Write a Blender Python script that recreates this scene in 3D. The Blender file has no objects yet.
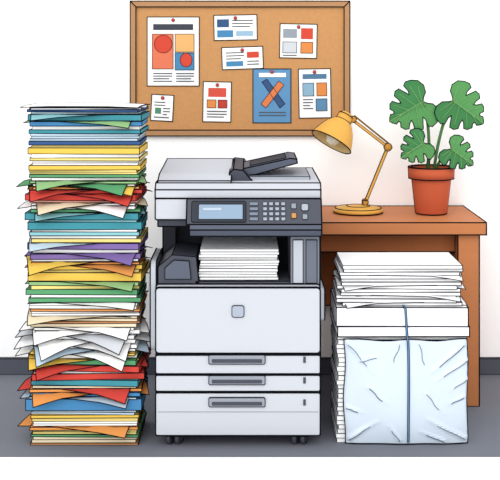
import bpy, math, random
from mathutils import Vector, Matrix
random.seed(7)
S = bpy.context.scene
S.view_settings.view_transform = 'Standard'

# ------------------------------------------------------------------ materials
MATS = {}
def lin(c):
    c /= 255.0
    return c/12.92 if c <= 0.04045 else ((c+0.055)/1.055)**2.4
def M(rgb, rough=0.75, spec=0.15, noise=None, coat=0.0, key=None):
    k = key or (tuple(rgb), rough, spec, noise, coat)
    if k in MATS: return MATS[k]
    m = bpy.data.materials.new("mat_%d_%d_%d" % tuple(rgb)); m.use_nodes = True
    nt = m.node_tree; b = nt.nodes['Principled BSDF']
    if min(rgb) < 236 and key is None: rgb = [c*0.875 for c in rgb]
    col = (lin(rgb[0]), lin(rgb[1]), lin(rgb[2]), 1)
    b.inputs['Base Color'].default_value = col
    b.inputs['Roughness'].default_value = rough
    b.inputs['Specular IOR Level'].default_value = spec
    if coat: b.inputs['Coat Weight'].default_value = coat
    if noise:
        sc, amt, stretch = noise
        tc = nt.nodes.new('ShaderNodeTexCoord'); mp = nt.nodes.new('ShaderNodeMapping')
        mp.inputs['Scale'].default_value = stretch
        nz = nt.nodes.new('ShaderNodeTexNoise'); nz.inputs['Scale'].default_value = sc
        nz.inputs['Detail'].default_value = 4
        mx = nt.nodes.new('ShaderNodeMix'); mx.data_type = 'RGBA'
        mx.inputs[6].default_value = (col[0]*(1-amt), col[1]*(1-amt), col[2]*(1-amt), 1)
        mx.inputs[7].default_value = (min(1, col[0]*(1+amt)), min(1, col[1]*(1+amt)), min(1, col[2]*(1+amt)), 1)
        nt.links.new(tc.outputs['Object'], mp.inputs[0]); nt.links.new(mp.outputs[0], nz.inputs['Vector'])
        nt.links.new(nz.outputs['Fac'], mx.inputs[0]); nt.links.new(mx.outputs[2], b.inputs['Base Color'])
    MATS[k] = m
    return m
INK = M((22, 24, 30), 1.0, 0.0)
WHITE = M((240, 240, 241), 0.9, 0.05)

# ------------------------------------------------------------------ mesh builder
class MB:
    def __init__(s, r=0.0028):
        s.v = []; s.f = []; s.fm = []; s.sm = []; s.mats = []; s.r = r
    def mi(s, m):
        if m not in s.mats: s.mats.append(m)
        return s.mats.index(m)
    def add(s, vs, fs, mat, smooth=False):
        o = len(s.v); s.v += [tuple(v) for v in vs]; k = s.mi(mat)
        for f in fs:
            s.f.append([o+i for i in f]); s.fm.append(k); s.sm.append(smooth)
    def line(s, p, q, r=None, mat=None):
        r = r or s.r; p = Vector(p); q = Vector(q); d = q-p
        if d.length < 1e-6: return
        d.normalize(); a = d.orthogonal().normalized(); b = d.cross(a)
        p = p-d*r*0.7; q = q+d*r*0.7
        vs = []
        for c in (p, q):
            for t in range(5):
                an = t*2*math.pi/5
                vs.append(c+a*r*math.cos(an)+b*r*math.sin(an))
        fs = [(t, (t+1) % 5, 5+(t+1) % 5, 5+t) for t in range(5)] + [(4, 3, 2, 1, 0), (5, 6, 7, 8, 9)]
        s.add(vs, fs, mat or INK)
    def pline(s, pts, closed=False, r=None, mat=None):
        n = len(pts)
        for i in range(n if closed else n-1):
            s.line(pts[i], pts[(i+1) % n], r, mat)
    def box(s, c, size, mat, rot=None, edges=True, r=None, top=None):
        R = rot or Matrix.Identity(3); c = Vector(c); h = Vector(size)/2
        P = [c+R@Vector((h.x*x, h.y*y, h.z*z)) for z in (-1, 1) for y in (-1, 1) for x in (-1, 1)]
        s.add(P, [(0, 2, 3, 1), (0, 1, 5, 4), (1, 3, 7, 5), (3, 2, 6, 7), (2, 0, 4, 6)], mat)
        s.add(P, [(4, 5, 7, 6)], top or mat)
        if edges:
            for a, b in ((0,1),(1,3),(3,2),(2,0),(4,5),(5,7),(7,6),(6,4),(0,4),(1,5),(2,6),(3,7)):
                s.line(P[a], P[b], r)
    def ext(s, pts, plane, a, b, mat, edges=True, r=None, ang=35, M4=None):
        def mk(u, v, w):
            if plane == 'xz': p = Vector((u, w, v))
            elif plane == 'yz': p = Vector((w, u, v))
            else: p = Vector((u, v, w))
            return M4@p if M4 else p
        A = [mk(u, v, a) for u, v in pts]; B = [mk(u, v, b) for u, v in pts]; n = len(pts)
        s.add(A+B, [tuple(range(n)), tuple(range(2*n-1, n-1, -1))] + [(i, i+n, (i+1) % n+n, (i+1) % n) for i in range(n)], mat)
        if edges:
            s.pline(A, True, r); s.pline(B, True, r)
            for i in range(n):
                p0 = Vector(pts[i-1]); p1 = Vector(pts[i]); p2 = Vector(pts[(i+1) % n])
                d1 = p1-p0; d2 = p2-p1
                if d1.length > 0 and d2.length > 0 and d1.angle(d2) > math.radians(ang): s.line(A[i], B[i], r)
    def lathe(s, prof, mat, M4=None, seg=40, rims=(), gens=(), r=None, smooth=True):
        M4 = M4 or Matrix.Identity(4); vs = []
        for (rad, z) in prof:
            for t in range(seg):
                an = 2*math.pi*t/seg
                vs.append(M4@Vector((rad*math.cos(an), rad*math.sin(an), z)))
        fs = []
        for i in range(len(prof)-1):
            for t in range(seg):
                fs.append((i*seg+t, i*seg+(t+1) % seg, (i+1)*seg+(t+1) % seg, (i+1)*seg+t))
        s.add(vs, fs, mat, smooth)
        for i in rims: s.pline(vs[i*seg:(i+1)*seg], True, r)
        for g in gens:
            for i in range(len(prof)-1):
                p = [M4@Vector((prof[j][0]*math.cos(g), prof[j][0]*math.sin(g), prof[j][1])) for j in (i, i+1)]
                s.line(p[0], p[1], r)
    def build(s, name, parent=None, loc=None):
        me = bpy.data.meshes.new(name)
        me.from_pydata(s.v, [], s.f)
        for m in s.mats: me.materials.append(m)
        for i, p in enumerate(me.polygons):
            p.material_index = s.fm[i]; p.use_smooth = s.sm[i]
        me.validate(); me.update()
        import bmesh
        bm = bmesh.new(); bm.from_mesh(me); bmesh.ops.recalc_face_normals(bm, faces=bm.faces); bm.to_mesh(me); bm.free()
        o = bpy.data.objects.new(name, me); S.collection.objects.link(o)
        if parent: o.parent = parent
        return o
def empty(name):
    e = bpy.data.objects.new(name, None); S.collection.objects.link(e); e.empty_display_size = 0.1
    return e
def rrect(x0, x1, z0, z1, rad, n=4):
    pts = []
    for cx, cz, a0 in ((x1-rad, z1-rad, 0), (x0+rad, z1-rad, 90), (x0+rad, z0+rad, 180), (x1-rad, z0+rad, 270)):
        for i in range(n+1):
            a = math.radians(a0+90*i/n); pts.append((cx+rad*math.cos(a), cz+rad*math.sin(a)))
    return pts
def rotz(d): return Matrix.Rotation(math.radians(d), 3, 'Z')

# ------------------------------------------------------------------ room
def slab(name, c, size, mat):
    b = MB(); b.box(c, size, mat, edges=False); return b.build(name)
slab("wall_back", (0, 0.05, 1.4), (8, 0.1, 3.0), M((254, 254, 254), 0.95, 0.0, key="wall"))
slab("floor", (0, -0.526, -0.05), (8, 1.052, 0.1), M((128, 132, 142), 0.85, 0.1, (3, 0.03, (1, 1, 1))))
slab("floor_front", (0, -3.05, -0.05), (8, 4.0, 0.1), M((254, 254, 254), 0.95, 0.0, key="wall"))
b = MB(); b.box((0, -0.011, 0.036), (7.9, 0.022, 0.072), M((92, 96, 107), 0.7), edges=True, r=0.002); b.build("baseboard_back")

# ------------------------------------------------------------------ bulletin board
def BX(x): return (x-250)/222.0
def BZ(y): return 1.45-(y-53)/222.0
bb = empty("bulletin_board")
b = MB()
b.box(((BX(130)+BX(350))/2, -0.006, (BZ(0.5)+BZ(135))/2), (BX(346)-BX(134), 0.010, BZ(4)-BZ(131)), M((214, 158, 104), 0.95, 0.02, (70, 0.11, (1, 1, 1))), edges=False)
b.build("cork_panel", bb)
b = MB(0.0025); fm = M((192, 144, 100), 0.6, 0.2, (20, 0.05, (1, 1, 1)))
x0, x1, z0, z1, w = BX(130), BX(350), BZ(136), BZ(1), 0.026
for pts in ([(x0, z0), (x1, z0), (x1-w, z0+w), (x0+w, z0+w)], [(x0, z1), (x0+w, z1-w), (x1-w, z1-w), (x1, z1)],
            [(x0, z0), (x0+w, z0+w), (x0+w, z1-w), (x0, z1)], [(x1, z0), (x1, z1), (x1-w, z1-w), (x1-w, z0+w)]):
    b.ext(pts, 'xz', -0.020, -0.001, fm)
b.build("frame", bb)

def paper(name, x0, y0, x1, y1, items, base=(241, 241, 240), tilt=0, pin=True):
    """flat printed sheet pinned on the cork"""
    b = MB(0.0021)
    cx, cz = BX((x0+x1)/2), BZ((y0+y1)/2)
    T = Matrix.Translation((cx, 0, cz))@Matrix.Rotation(math.radians(tilt), 4, 'Y')@Matrix.Translation((-cx, 0, -cz))
    R = lambda a, c, d, e: [(BX(a), BZ(e)), (BX(d), BZ(e)), (BX(d), BZ(c)), (BX(a), BZ(c))]
    b.ext(R(x0, y0, x1, y1), 'xz', -0.0135, -0.0110, M(base), M4=T)
    k = 0
    for it in items:
        k += 1; yy = -0.0142-0.0003*k
        if it[0] == 'r': b.ext(R(*it[1:5]), 'xz', yy, -0.0134, M(it[5]), edges=False, M4=T)
        elif it[0] == 'o': b.ext(R(*it[1:5]), 'xz', yy, -0.0134, M(it[5]), edges=True, r=0.0013, M4=T)
        elif it[0] == 'p': b.ext([(BX(a), BZ(c)) for a, c in it[1]], 'xz', yy, -0.0134, M(it[2]), edges=True, r=0.0013, M4=T)
        elif it[0] == 't':
            for i in range(it[4]):
                y = it[2]+i*it[5]; xe = it[3]-(3 if i % 3 == 2 else 0)
                b.ext(R(it[1], y, xe, y+1.0), 'xz', yy, -0.0134, M((92, 95, 104)), edges=False, M4=T)
    if pin:
        Mp = T@Matrix.Translation((cx, -0.0135, BZ(y0+3)))@Matrix.Rotation(math.radians(90), 4, 'X')
        b.lathe([(0.0, 0.010), (0.006, 0.009), (0.0075, 0.004), (0.004, 0)], M((214, 60, 50), 0.4, 0.4), Mp, 12, rims=(2,), r=0.001)
    return b.build(name, bb)
RED=(226,80,60); ORG=(240,150,80); BLU=(80,146,192); LBL=(165,202,226); NAV=(62,92,138)
def circ(cx, cy, rx, ry, n=18): return [(cx+rx*math.cos(2*math.pi*i/n), cy+ry*math.sin(2*math.pi*i/n)) for i in range(n)]
paper("pinned_poster", 147, 17, 199, 86, [('r', 153, 24, 193, 30, (70, 74, 84)), ('o', 152, 34, 173, 69, (240, 130, 96)), ('p', circ(163, 44, 9, 9), RED),
      ('t', 153, 73, 172, 4, 2.6), ('o', 175, 34, 194, 52, (246, 190, 120)), ('o', 175, 53, 194, 70, BLU), ('t', 176, 73, 194, 4, 2.6), ('p', circ(186, 60, 6, 7), RED)])
paper("pinned_note", 151, 95, 173, 121, [('t', 154, 102, 165, 2, 3), ('r', 155, 108, 161, 114, (90, 150, 120)), ('t', 163, 108, 170, 3, 3), ('t', 154, 117, 169, 1, 3)], tilt=3)
paper("pinned_note", 214, 15, 257, 40, [('r', 217, 19, 229, 27, NAV), ('t', 232, 20, 253, 3, 3), ('r', 217, 30, 233, 37, BLU), ('r', 236, 31, 253, 36, LBL)], tilt=-1)
paper("pinned_note", 222, 47, 263, 69, [('t', 226, 52, 244, 3, 3), ('r', 226, 61, 243, 66, BLU), ('r', 247, 52, 259, 58, RED), ('t', 247, 61, 259, 2, 3)], tilt=-2)
paper("pinned_flyer", 203, 82, 231, 122, [('r', 208, 88, 226, 97, (228, 92, 74)), ('o', 207, 100, 216, 108, ORG), ('o', 218, 100, 227, 108, (206, 72, 60)), ('t', 207, 111, 227, 3, 2.8)], tilt=1)
paper("pinned_poster", 253, 69, 291, 123, [('p', [(262, 82), (267, 79), (285, 104), (280, 108)], NAV), ('p', [(261, 104), (279, 81), (284, 85), (266, 108)], (238, 136, 84)),
      ('r', 259, 73, 286, 77, (240, 244, 248)), ('t', 259, 112, 286, 2, 3)], base=(104, 158, 204))
paper("pinned_flyer", 299, 69, 331, 118, [('r', 303, 74, 327, 79, (90, 130, 165)), ('o', 303, 83, 314, 96, (150, 190, 215)), ('o', 317, 83, 327, 96, ORG), ('t', 303, 99, 313, 4, 3),
      ('o', 316, 99, 327, 111, (100, 150, 190))], base=(240, 242, 244), tilt=-1)
paper("pinned_flyer", 280, 24, 317, 58, [('r', 283, 29, 297, 38, (160, 170, 180)), ('r', 301, 28, 313, 39, RED), ('o', 283, 42, 297, 53, (220, 226, 232)), ('t', 283, 55, 297, 1, 2), ('o', 301, 42, 313, 53, ORG)], tilt=1)

# ------------------------------------------------------------------ desk
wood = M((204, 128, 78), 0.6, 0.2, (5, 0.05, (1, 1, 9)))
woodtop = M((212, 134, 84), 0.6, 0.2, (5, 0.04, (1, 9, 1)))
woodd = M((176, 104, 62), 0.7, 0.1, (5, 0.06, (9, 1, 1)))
desk = empty("wooden_desk")
b = MB(); b.box((0.618, -0.253, 0.733), (0.694, 0.494, 0.050), wood, top=woodtop); b.build("tabletop", desk)
b = MB(); b.box((0.897, -0.25, 0.3535), (0.088, 0.45, 0.707), wood); b.build("side_panel", desk)
b = MB(); b.box((0.2815, -0.25, 0.3535), (0.016, 0.45, 0.707), wood); b.build("inner_side_panel", desk)
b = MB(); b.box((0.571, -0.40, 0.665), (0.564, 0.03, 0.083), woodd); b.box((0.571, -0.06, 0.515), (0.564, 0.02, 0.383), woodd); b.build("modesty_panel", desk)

# ------------------------------------------------------------------ copier
def X(x): return (x-250)/271.0
def Z(y): return (446-y)/271.0
cop = empty("office_copier")
LG = M((198, 203, 212), 0.7, 0.1); LG2 = M((211, 215, 223), 0.7, 0.1); MG = M((168, 174, 186), 0.5, 0.3)
DK = M((70, 74, 86), 0.5, 0.3); DK2 = M((50, 54, 63), 0.6, 0.2); SL = M((88, 95, 112), 0.45, 0.3)
YF = -0.94
b = MB(); b.ext(rrect(X(156), X(320), Z(434), Z(284), 0.012), 'xz', YF, -0.34, LG); b.build("cabinet", cop)
b = MB()
b.ext(rrect(X(156), X(320), Z(352), Z(287), 0.012), 'xz', YF-0.014, YF, LG2)
b.ext(rrect(X(232), X(244), Z(316), Z(304.5), 0.008), 'xz', YF-0.018, YF-0.014, M((176, 186, 202), 0.4), r=0.0014)
b.build("front_door", cop)
for i, (ya, yb, yh) in enumerate(((354, 372.5, 353.5), (374, 390, 374), (391.5, 434, 396))):
    b = MB()
    b.ext(rrect(X(156), X(320), Z(yb), Z(ya), 0.007), 'xz', YF-0.014, YF, LG2)
    if i == 2: b.ext([(X(158), Z(410.8)), (X(318), Z(410.8)), (X(318), Z(410)), (X(158), Z(410))], 'xz', YF-0.0155, YF-0.014, MG, edges=False)
    b.ext(rrect(X(209), X(265), Z(yh+9), Z(yh), 0.006), 'xz', YF-0.020, YF-0.014, M((160, 166, 178)), r=0.0016)
    b.ext(rrect(X(212), X(262), Z(yh+7.6), Z(yh+4), 0.003), 'xz', YF-0.022, YF-0.020, DK, edges=False)
    b.ext(rrect(X(303), X(305.5), Z(yh+8), Z(yh+2), 0.001), 'xz', YF-0.017, YF-0.014, DK, edges=False)
    b.build("drawer_%d" % (i+1), cop)
b = MB()
for cx in (X(174), X(300)):
    for cy in (-0.915, -0.41):
        for dx in (-0.016, 0.016):
            T = Matrix.Translation((cx+dx, cy, 0.0262))@Matrix.Rotation(math.radians(70), 4, 'Z')@Matrix.Rotation(math.radians(90), 4, 'X')
            b.lathe([(0, -0.009), (0.020, -0.009), (0.0255, -0.006), (0.0255, 0.006), (0.020, 0.009), (0, 0.009)], DK, T, 20, rims=(1, 4), r=0.0012)
        b.box((cx, cy, 0.042), (0.05, 0.045, 0.012), DK2)
b.build("casters", cop)
b = MB()
b.ext([(X(165), Z(286)), (X(292), Z(286)), (X(292), Z(218)), (X(165), Z(218))], 'xz', -0.60, -0.34, DK2)
b.build("output_bay_back", cop)
b = MB(); b.ext(rrect(X(290), X(320), Z(286), Z(222), 0.003), 'xz', -0.935, -0.34, M((138, 144, 156)));
b.ext([(X(293), Z(283)), (X(303), Z(283)), (X(303), Z(240)), (X(293), Z(240))], 'xz', -0.94, -0.935, M((194, 200, 210)), r=0.0014)
b.ext([(X(306), Z(283)), (X(317), Z(283)), (X(317), Z(240)), (X(306), Z(240))], 'xz', -0.94, -0.935, M((110, 116, 130)), r=0.0014)
b.build("right_pillar", cop)
b = MB(); b.ext([(X(157), Z(286)), (X(171), Z(286)), (X(171), Z(218)), (X(157), Z(218))], 'xz', -0.66, -0.34, DK); b.build("left_pillar", cop)
b = MB(0.0019)
b.ext([(X(158), Z(286)), (X(158), Z(267)), (X(172), Z(255)), (X(196), Z(257)), (X(199), Z(286))], 'xz', -0.935, -0.66, DK)
b.ext([(X(165), Z(279)), (X(165), Z(268)), (X(174), Z(260)), (X(189), Z(261)), (X(191), Z(279))], 'xz', -0.942, -0.935, SL, r=0.0014)
b.ext([(X(196), Z(287)), (X(290), Z(287)), (X(290), Z(281.5)), (X(196), Z(281.5))], 'xz', -0.935, -0.60, DK)
b.build("output_tray", cop)
b = MB(0.0012)
z = Z(281); n = 11
for i in range(n):
    t = 2.8/271
    b.box((X(239)+random.uniform(-.003, .003), -0.765+random.uniform(-.006, .006), z+t/2), (0.292, 0.30, t), WHITE, rotz(random.uniform(-1, 1))); z += t
b.build("printed_sheets", cop)
b = MB(); b.ext(rrect(-0.93, -0.62, Z(352), Z(262), 0.03), 'yz', X(150), X(156), LG); b.build("side_tray", cop)
b = MB(); b.ext(rrect(-0.92, -0.74, Z(322), Z(290), 0.015), 'yz', X(320), X(325), LG); b.build("side_latch", cop)
b = MB(); b.ext(rrect(X(155), X(320), Z(220), Z(199), 0.006), 'xz', -0.93, -0.34, LG2); b.build("scanner_base", cop)
b = MB(); b.ext(rrect(X(157), X(187), Z(228), Z(220), 0.003), 'xz', -0.90, -0.34, DK); b.build("scanner_skirt", cop)
b = MB()
b.ext([(-0.93, Z(198.5)), (-0.93, Z(190)), (-0.905, Z(184)), (-0.36, Z(184)), (-0.34, Z(198.5))], 'yz', X(155), X(321), LG2, ang=20)
b.build("scanner_lid", cop)
b = MB()
b.ext([(-0.915, Z(190)), (-0.90, Z(182)), (-0.82, Z(177)), (-0.42, Z(172)), (-0.36, Z(178)), (-0.355, Z(190))], 'yz', X(157), X(231), LG2, ang=20)
b.ext([(-0.80, Z(184.5)), (-0.79, Z(181)), (-0.46, Z(181)), (-0.45, Z(184.5))], 'yz', X(236), X(312), MG, r=0.0016)
b.build("feeder_cover", cop)
b = MB()
b.ext([(X(229), Z(188)), (X(229), Z(176)), (X(233), Z(172)), (X(243), Z(173)), (X(252), Z(184)), (X(252), Z(188))], 'xz', -0.84, -0.38, DK)
b.ext([(-0.040, 0.978), (-0.068, 0.985), (-0.060, 0.998), (0.155, 1.045), (0.180, 1.042), (0.182, 1.026), (0.02, 0.982)], 'xz', -0.76, -0.50, SL)
b.ext([(0.0, 1.008), (0.14, 1.0385), (0.14, 1.0435), (0.0, 1.013)], 'xz', -0.72, -0.54, DK2, r=0.0014)
b.build("feeder_tray", cop)
b = MB()
pz0, pz1 = Z(222.5), Z(198.5); py0, py1 = -0.985, -0.945
b.ext([(-0.93, pz0), (py0, pz0), (py1, pz1), (-0.93, pz1)], 'yz', X(187), X(321), DK)
b.ext([(-0.92, Z(235)), (-0.962, Z(235)), (-0.985, Z(228)), (-0.985, pz0), (-0.92, pz0)], 'yz', X(190), X(321), SL, ang=20)
up = Vector((0, py1-py0, pz1-pz0)); L = up.length; up.normalize()
n_ = Vector((1, 0, 0)).cross(up).normalized()
if n_.y > 0: n_ = -n_
F = Matrix(((1, 0, 0, 0), (0, up.y, n_.y, py0), (0, up.z, n_.z, pz0), (0, 0, 0, 1)))
def V(y): return L*(222.5-y)/24.0
def key(x0, x1, y0, y1, mat, h=0.003, rad=0.002, r=0.0012):
    b.ext(rrect(X(x0), X(x1), V(y1), V(y0), rad, 2), 'xy', 0, h, mat, r=r, M4=F)
key(192, 246, 201, 220.5, DK2, 0.003, 0.006)
key(199, 243, 204, 218, M((140, 166, 192), 0.3, 0.3), 0.0042, 0.002)
key(203, 222, 207, 210, M((190, 208, 224)), 0.0048, 0.001, 0.0003)
for i in range(4):
    for j in range(4):
        key(263+j*6, 267+j*6, 202+i*4.7, 205+i*4.7, M((170, 178, 192)), 0.004, 0.001, 0.0006)
for i in range(4): key(249.5, 258, 202+i*4.7, 205+i*4.7, M((130, 140, 158)), 0.004, 0.001, 0.0006)
key(291, 296, 203, 208, M((150, 160, 172)), 0.004, 0.003, 0.0008); key(291, 296, 212, 217, M((208, 150, 90)), 0.004, 0.003, 0.0008)
key(301, 308, 203.5, 210, M((178, 186, 198)), 0.005, 0.006, 0.0010); key(302, 307, 213, 218, M((150, 160, 172)), 0.004, 0.003, 0.0008)
b.build("control_panel", cop)

# ------------------------------------------------------------------ stacks
def sheet(b, cx, cy, z, w, d, rot, mat, droop=0.02, start=0.55, curl=(1, 1, 1, 1), n=8, r=None, fd=0.0):
    """thin loose sheet whose overhanging corners (and front edge) sag"""
    R = rotz(rot); g = []
    for j in range(n+1):
        for i in range(n+1):
            u = -1+2*i/n; v = -1+2*j/n
            p = R@Vector((u*w/2, v*d/2, 0))
            q = max(0, abs(u)-start)*max(0, abs(v)-start)/((1-start)**2)
            c = curl[(1 if u > 0 else 0)+(2 if v > 0 else 0)]
            over = max(0, -(p.y+cy)-FRONT) if fd else 0     # how far it hangs past the stack front
            g.append(Vector((cx+p.x, cy+p.y+over*.25, max(0.003, z-droop*q*c-over*fd))))
    N = n+1
    th = Vector((0, 0, 0.0012))
    top = [p+th for p in g]
    fs = [(j*N+i, j*N+i+1, (j+1)*N+i+1, (j+1)*N+i) for j in range(n) for i in range(n)]
    b.add(top, fs, mat, True)
    b.add(g, fs, mat, True)
    per = [i for i in range(N)]+[j*N+n for j in range(1, N)]+[n*N+i for i in range(n-1, -1, -1)]+[j*N for j in range(n-1, 0, -1)]
    b.pline([top[i] for i in per], True, r)

C = dict(w=(240,240,239), cr=(250, 234, 200), y=(248, 206, 90), ly=(252, 230, 140), o=(242, 160, 86), r=(218, 74, 64), pk=(246, 180, 160),
         g=(96, 168, 116), lg=(158, 204, 140), t=(70, 152, 166), lt=(148, 206, 214), b=(78, 144, 196), lb=(204, 226, 242), nb=(62, 94, 146), p=(134, 110, 174), br=(196, 136, 90), gr=(220, 224, 230))
b = MB(0.0015)
L_ = [('F','br',3,0,108,0),('P','cr',8,0,104,1),('F','g',3,1,108,-1),('P','ly',6,0,104,0),('F','o',4,-1,108,1),('S','o',-6,114,-11,.01),('P','w',6,0,104,0),
 ('P','ly',5,1,106,0),('F','y',4,0,108,1),('P','lb',6,0,104,-1),('F','b',15,-1,116,0.5),('F','lb',2.5,-1,108,-1),
 ('S','lb',-5,112,-10,.02),('F','b',5,1,110,0),('S','o',0,118,12,.03),('F','o',4,0,112,2),('S','r',-5,116,-13,.03),('F','cr',3,0,104,0),('F','t',8,4,108,-3),('F','r',8,2,112,3),('P','w',3,0,104,1),('F','r',8,3,112,-4),('S','r',0,114,14,.03),
 ('F','g',7,0,108,-3),('S','y',-6,112,10,.02),('P','w',5,0,102,2),('F','y',3,0,106,-3),
 ('S','w',-6,118,-16,.045),('P','w',3.5,0,100,0),('S','lb',0,116,15,.045),('P','w',5,2,100,0),('S','w',-7,120,-12,.045),('P','w',5,0,100,0),('S','w',0,116,21,.045),('P','w',5,0,100,0),('S','gr',-6,118,-19,.04),('P','w',5,2,104,4),('S','w',0,118,13,.03),('P','w',3,0,100,0),('S','w',-5,114,-10,.03),
 ('P','cr',5,0,106,0),('F','br',3,0,110,1),('P','cr',6,0,106,-1),('S','cr',-6,112,8,.015),('P','w',6,0,108,1),('F','o',3,1,110,0),('P','w',8,0,108,-1),('S','w',1,110,-7,.01),
 ('F','g',6,0,112,1),('P','w',4,0,106,0),('F','g',7,-2,112,-1),('P','ly',5,0,108,1),('F','lg',5,0,110,-1),('S','lg',0,112,-9,.02),('F','y',11,1,114,-1),('P','ly',4,0,108,0),('F','y',6,-1,114,3),('S','o',1,114,-11,.025),('F','o',3,1,108,0),('S','y',-7,114,13,.03),
 ('P','w',3,0,106,0),('F','p',7,0,110,2),('S','p',1,114,-12,.025),('P','w',5,0,106,0),('F','p',8,0,112,-2),('S','lb',-6,110,9,.015),('F','ly',5,2,110,0),('P','w',4,0,106,0),('F','lt',5,0,110,0),('P','w',3,0,106,0),
 ('F','t',10,0,114,1),('P','lt',3,0,108,-1),('F','t',9,-2,114,-1),('S','lt',1,112,9,.015),('F','g',4,0,110,2),('P','w',4,0,104,0),('S','w',-6,114,-13,.025),('P','w',2.5,0,104,0),('S','cr',1,112,13,.025),
 ('P','pk',3,0,106,0),('F','r',8,-2,112,-3),('S','r',1,112,-14,.025),('F','r',5,0,112,3),('S','r',-5,114,12,.03),('F','o',3,0,106,3),('S','y',1,110,-9,.02),('P','w',2.5,0,102,0),('S','g',-7,114,-13,.025),('F','lg',3,0,108,-2),('S','lg',1,112,11,.02),
 ('P','w',4,0,106,1),('F','g',4,0,110,0),('P','ly',6,0,108,-1),('F','y',6,0,112,1),('P','w',6,0,106,1),('F','ly',4,1,110,-1),('P','w',5,0,108,1),('F','y',8,0,112,-1),('P','ly',4,0,108,0),('F','nb',5,0,112,1),
 ('P','lb',10,0,108,0),('F','t',5,1,112,-1),('P','w',5,0,108,0),('F','b',6,1,112,1),('S','lg',-3,110,-8,.012),('F','t',8,1,114,-1),('S','lt',-3,110,7,.010),('P','lb',2.6,0,108,0),('F','nb',3,0,112,-3),('F','gr',2.5,0,110,3)]
tot = sum((it[2] if it[0] != 'S' else 1.0) for it in L_)
k = (447-109)/tot/271.0
z = 0.0; CX = X(84); CY = -0.795; DP = 0.27; FRONT = 0.935
for it in L_:
    if it[0] == 'S':
        _, c, dx, w, rot, dr = it; t = 1.0*k
        w = w*0.98
        sheet(b, CX+dx/271, CY-0.018, z+0.0002+t*0.3, w/271, DP, rot, M(C[c], 0.8, 0.1), min(dr, z)*0.6, r=0.0018, fd=0.45)
    else:
        kind, c, t, dx, w, rot = it; t *= k; m = M(C[c], 0.8, 0.1)
        dx = max(-2, min(2, dx))
        if kind == 'F': b.box((CX+dx/271, CY, z+t/2), (w/271, DP, t), m, rotz(rot))
        else:
            nn = max(1, round(t*271/2.6)); tt = t/nn
            for i in range(nn):
                b.box((CX+dx/271+random.uniform(-.004, .004), CY+random.uniform(-.003, .003)+.003, z+tt*(i+.5)), (w/271, DP-.006, tt), m, rotz(rot+random.uniform(-.8, .8)), r=0.0010)
    z += t
sheet(b, CX+0.004, CY+0.01, z+0.001, 0.43, 0.28, 4, M(C['gr'], 0.8, 0.1), 0.003, r=0.0018)
sheet(b, CX-0.010, CY, z+0.004, 0.44, 0.28, -4, M(C['w'], 0.8, 0.1), 0.004, r=0.0018)
b.build("paper_stack")

# ------------------------------------------------------------------ right pile with wrapped reams
pile = empty("wrapped_paper_pile")
b = MB(0.0013)
z = 0.0; ztop = Z(338); n = 24; t = ztop/n
for i in range(n):
    b.box((X(403)+random.uniform(-.004, .004), -0.75+random.uniform(-.003, .003), z+t/2), (X(468)-X(338), 0.30, t), M((238, 239, 240)), rotz(random.uniform(-.6, .6)), r=0.0012); z += t
b.build("ream_pages", pile)
b = MB(0.0024)
b.box((X(404), -0.755, Z(333)), (X(470)-X(337.5), 0.325, 10/271), WHITE, rotz(0.5))
b.box((X(403.5), -0.755, Z(318.5)), (X(469.5)-X(337), 0.32, 19/271), WHITE, rotz(-0.6))
b.build("ream_lid", pile)
film = bpy.data.materials.new("plastic_film"); film.use_nodes = True
pb = film.node_tree.nodes['Principled BSDF']; pb.inputs['Base Color'].default_value = (lin(198), lin(211), lin(224), 1)
pb.inputs['Roughness'].default_value = 0.22; pb.inputs['Specular IOR Level'].default_value = 0.5; pb.inputs['Alpha'].default_value = 0.92
FOLDS = [((.97, .95), (.70, .70), .010, .035), ((.99, .80), (.74, .62), .008, .03), ((.97, .05), (.68, .24), .010, .035), ((.80, .03), (.62, .12), .007, .03),
         ((.03, .96), (.22, .70), .009, .035), ((.03, .05), (.26, .22), .010, .035), ((.02, .35), (.14, .30), .006, .03), ((.60, .97), (.66, .72), .007, .03),
         ((.44, .97), (.38, .76), .007, .03), ((.97, .45), (.84, .38), .006, .03), ((.44, .04), (.36, .18), .006, .03), ((.99, .62), (.86, .52), .006, .03),
         ((.20, .55), (.34, .40), .005, .04), ((.66, .50), (.80, .30), .005, .04), ((.12, .80), (.30, .86), .005, .03)]
def fp(u, v, lift=0.0):
    x = X(345)+(X(468.5)-X(345))*u+0.004*math.sin(v*9+1)*(1 if u < .5 else .6)*abs(2*u-1)
    zz = 0.004+(Z(341)-0.004)*v+0.003*math.sin(u*15)*v
    y = -0.912-0.028*math.sin(math.pi*min(1, max(0, u)))**.5*math.sin(math.pi*(0.08+0.84*v))**.5-0.002*math.sin(u*17+v*7)
    for (a, c, h, w) in FOLDS:
        a = Vector(a); c = Vector(c); d = c-a; tt = max(0, min(1, (Vector((u, v))-a).dot(d)/d.length_squared))
        ds = (Vector((u, v))-(a+d*tt)).length; y -= h*(1-tt*.7)*max(0, 1-ds/w)
    return Vector((x, y-lift, zz))
nx, nz = 56, 50
b = MB(0.0024)
g = [fp(i/nx, j/nz) for j in range(nz+1) for i in range(nx+1)]
b.add(g, [(j*(nx+1)+i, j*(nx+1)+i+1, (j+1)*(nx+1)+i+1, (j+1)*(nx+1)+i) for j in range(nz) for i in range(nx)], film, False)
per = [fp(i/16, 0) for i in range(17)]+[fp(1, j/14) for j in range(1, 15)]+[fp(1-i/16, 1) for i in range(1, 17)]+[fp(0, 1-j/14) for j in range(1, 14)]
b.pline(per, True)
nz = 14
side = [[Vector((fp(1, j/nz).x+(0.002 if y > -.9 else 0), y, fp(1, j/nz).z)) for y in (fp(1, j/nz).y, -0.74, -0.595)] for j in range(nz+1)]
vs = [p for row in side for p in row]
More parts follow.
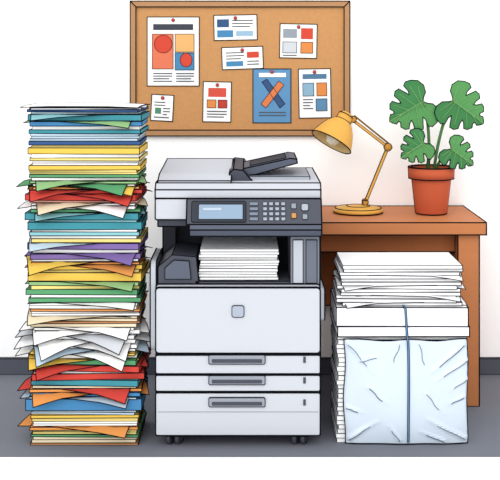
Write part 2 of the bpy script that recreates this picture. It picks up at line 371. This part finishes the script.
b.add(vs, [(j*3+i, j*3+i+1, (j+1)*3+i+1, (j+1)*3+i) for j in range(nz) for i in range(2)], film, True)
BLN = M((84, 96, 112))
for k_, (a, c, h, w) in enumerate(FOLDS):
    pts = [fp(a[0]+(c[0]-a[0])*s_/8+.008*math.sin(s_), a[1]+(c[1]-a[1])*s_/8-.012, 0.001) for s_ in range(7)]
    b.pline(pts, r=0.0012 if k_ % 3 else 0.0016, mat=BLN)
b.build("plastic_wrap", pile)
b = MB(0.001)
sm = M((92, 136, 178), 0.5, 0.3)
path = [(X(407.5), -0.62, Z(308)), (X(405), -0.90, Z(308)), (X(406), -0.924, Z(310)), (X(407.5), -0.926, Z(337)), (X(408), -0.938, Z(342))]+[tuple(fp(.514, v, 0.003)) for v in (.9, .75, .6, .45, .3, .15, 0.02)]
b.pline([Vector(p) for p in path], r=0.0032, mat=sm)
b.pline([Vector(p)+Vector((.0036, -.001, 0)) for p in path], r=0.0011); b.pline([Vector(p)+Vector((-.0036, -.001, 0)) for p in path], r=0.0011)
b.build("strap", pile)
b = MB(0.0017)
z = Z(309)
for i in range(12):
    t = 3.4/271
    if i in (1, 3, 6, 9): sheet(b, X(404)+random.uniform(-.008, .012), -0.760, z+0.002, 0.456, 0.29, {1: 6, 3: -7, 6: 5, 9: -5}[i], WHITE, 0.016)
    b.box((X(402)+random.uniform(-.012, .008), -0.755+random.uniform(-.008, .008), z+t/2+.002), (0.446, 0.28, t), WHITE, rotz(random.uniform(-2.5, 2.5)), r=0.0015); z += t
b.build("loose_pages", pile)

# ------------------------------------------------------------------ desk lamp
lamp = empty("desk_lamp")
GD = M((238, 178, 78), 0.5, 0.25); GD2 = M((216, 152, 60), 0.5, 0.25)
ly = -0.22; DZ = 0.7622
b = MB(0.0023)
b.lathe([(0, 0), (0.106, 0), (0.108, 0.010), (0.10, 0.018), (0.05, 0.026), (0.02, 0.03), (0, 0.03)], GD, Matrix.Translation((0.468, ly, DZ)), 48, rims=(1, 3, 4))
b.lathe([(0.012, 0.0), (0.012, 0.03), (0.008, 0.036), (0, 0.036)], GD2, Matrix.Translation((0.498, ly, DZ+0.02)), 20, rims=(1,), gens=(0, math.pi))
b.build("base", lamp)
def bar(b, p, q, w, mat):
    p = Vector(p); q = Vector(q); d = q-p; Ln = d.length; an = math.atan2(d.z, d.x)
    b.box((p+q)/2, (Ln, w, w), mat, Matrix.Rotation(-an, 3, 'Y'), r=0.0015)
b = MB(0.0014)
J = Vector((0.597, ly, 1.043))
bar(b, (0.498, ly, 0.80), J, 0.012, GD)
bar(b, J, (0.445, ly, 1.160), 0.011, GD)
bar(b, J+Vector((0.0, 0.0, 0.018)), (0.452, ly, 1.178), 0.005, GD2)
for p, rr in ((J, 0.017), (Vector((0.499, ly, 0.805)), 0.013), (Vector((0.446, ly, 1.163)), 0.014)):
    b.lathe([(0, -0.011), (rr, -0.011), (rr, 0.011), (0, 0.011)], GD2, Matrix.Translation(p)@Matrix.Rotation(math.radians(90), 4, 'X'), 20, rims=(1, 2))
b.build("arm", lamp)
b = MB(0.0025)
rim = Vector((0.350, ly-0.03, 1.066)); apex = Vector((0.424, ly+0.01, 1.190))
ax = (apex-rim).normalized()
q = Vector((0, 0, 1)).rotation_difference(ax).to_matrix().to_4x4()
T = Matrix.Translation(rim)@q
side_dir = ax.cross(Vector((0, 1, 0))).normalized()
loc = q.inverted()@side_dir; ga = math.atan2(loc.y, loc.x)
prof = [(0.094, 0), (0.090, 0.012), (0.078, 0.045), (0.064, 0.075), (0.045, 0.100), (0.034, 0.108), (0.033, 0.135), (0.024, 0.146), (0, 0.150)]
b.lathe(prof, GD, T, 44, rims=(0, 5, 6), gens=(ga, ga+math.pi))
b.lathe([(0.092, 0.001), (0.086, 0.014), (0.074, 0.045), (0.058, 0.075), (0.03, 0.098), (0, 0.10)], M((244, 214, 150), 0.6), T, 44)
b.lathe([(0, -0.012), (0.022, -0.004), (0.032, 0.016), (0.022, 0.05), (0.014, 0.095)], M((255, 248, 224), 0.4, 0.3), T, 24)
b.build("shade", lamp)

# ------------------------------------------------------------------ potted plant
pl = empty("potted_monstera")
py = -0.25; PX = 0.780
TC = M((206, 98, 64), 0.75, 0.1, (12, 0.05, (1, 1, 1)))
b = MB(0.0025)
T = Matrix.Translation((PX, py, DZ))
b.lathe([(0, 0), (0.066, 0), (0.068, 0.004), (0.084, 0.150), (0.084, 0.152)], TC, T, 44, rims=(1,), gens=(0, math.pi))
b.lathe([(0.085, 0.150), (0.097, 0.150), (0.099, 0.198), (0.088, 0.198), (0.086, 0.176)], TC, T, 44, rims=(1, 2, 3), gens=(0, math.pi))
b.lathe([(0.087, 0.180), (0.05, 0.184), (0, 0.186)], M((92, 62, 46), 0.95, 0.0, (60, 0.3, (1, 1, 1))), T, 30)
b.build("pot", pl)
def QX(x): return (x-250)/232.0
def QZ(y): return 1.45-(y-53)/232.0
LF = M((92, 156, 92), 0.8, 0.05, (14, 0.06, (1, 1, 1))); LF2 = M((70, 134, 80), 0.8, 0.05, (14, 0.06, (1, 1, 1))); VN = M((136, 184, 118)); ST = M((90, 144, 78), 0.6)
half = [(0, 0), (-.08, .08), (-.20, .16), (-.26, .32), (-.20, .48), (-.05, .57), (.10, .60), (.19, .54), (.17, .38), (.20, .30), (.26, .40), (.34, .54), (.46, .53), (.54, .45), (.50, .32), (.50, .23), (.57, .27), (.66, .37), (.75, .34), (.82, .24), (.77, .15), (.80, .10), (.88, .13), (.95, .07), (1.0, 0)]
def leaf(b, base, tip, wd, fold, lean, mat, mat2):
    base = Vector(base); tip = Vector(tip); u = tip-base; Ln = u.length; u.normalize()
    n = (Vector((0, -1, 0))+Vector((0, 0, lean))).normalized(); n = (n-u*n.dot(u)).normalized(); v = n.cross(u).normalized()
    S3 = lambda a, c, sg: base+u*(a*Ln)+v*(sg*c*wd)-n*(abs(c)*fold*wd)-n*(0.10*a*a*Ln)
    for sgn in (1, -1):
        P = [S3(a, c, sgn) for a, c in half]
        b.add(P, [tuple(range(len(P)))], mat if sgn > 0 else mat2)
        b.pline(P, r=0.0022)
        for a0, a1, c1 in ((.03, -.12, .36), (.08, .06, .46), (.22, .40, .42), (.44, .69, .28), (.64, .86, .09)):
            b.line(S3(a0, 0, sgn)+n*.001, S3(a1, c1, sgn)+n*.001, 0.0010, VN)
    b.pline([S3(a, 0, 1)+n*.001 for a in (0, .25, .5, .75, 1)], r=0.0015, mat=VN)
specs = [((421, 101), (388, 120), .172, -0.05, (430, 122)), ((450, 100), (480, 122), .166, -0.06, (438, 127)), ((420, 141), (398, 155), .114, -0.09, (430, 150)), ((447, 147), (468, 162), .114, -0.09, (438, 157))]
for i, (ba, ti, wd, dy, mid) in enumerate(specs):
    b = MB(0.0020)
    B0 = (QX(ba[0]), py+dy, QZ(ba[1])); T0 = (QX(ti[0]), py+dy-0.02, QZ(ti[1]))
    leaf(b, B0, T0, wd*1.08, 0.2, 0.15, LF, LF2); b.build("leaf_%d" % (i+1), pl)
    b = MB(0.0018)
    p0 = Vector((PX+(-.012, .012, -.02, .02)[i], py, DZ+0.183)); p2 = Vector(B0); p1 = Vector((QX(mid[0]), py+dy*.3, QZ(mid[1])))
    pts = [(p0*(1-t)**2+p1*2*t*(1-t)+p2*t*t) for t in [j/10 for j in range(11)]]
    b.pline(pts, r=0.0052, mat=ST)
    b.pline([p+Vector((.0052, 0.001, 0)) for p in pts], r=0.0015); b.pline([p-Vector((.0052, -0.001, 0)) for p in pts], r=0.0015)
    b.build("stem_%d" % (i+1), pl)

# ------------------------------------------------------------------ light
w = bpy.data.worlds.new("world"); S.world = w; w.use_nodes = True
bg = w.node_tree.nodes['Background']; bg.inputs[0].default_value = (1, 1, 1, 1); bg.inputs[1].default_value = 1.24
sd = bpy.data.lights.new("sun", 'SUN'); sd.energy = 1.5; sd.angle = math.radians(50); sd.color = (1, 1, 1)
so = bpy.data.objects.new("sun", sd); S.collection.objects.link(so)
so.rotation_euler = (math.radians(56), 0, math.radians(-14)); so.location = (-1, -3, 3)

# ------------------------------------------------------------------ camera
cd = bpy.data.cameras.new("camera"); co = bpy.data.objects.new("camera", cd); S.collection.objects.link(co)
co.location = (0, -5.07, 1.45); co.rotation_euler = (math.radians(90), 0, 0)
cd.sensor_width = 36; cd.lens = 36*1120/500; cd.shift_y = -(240-53)/500
S.camera = co
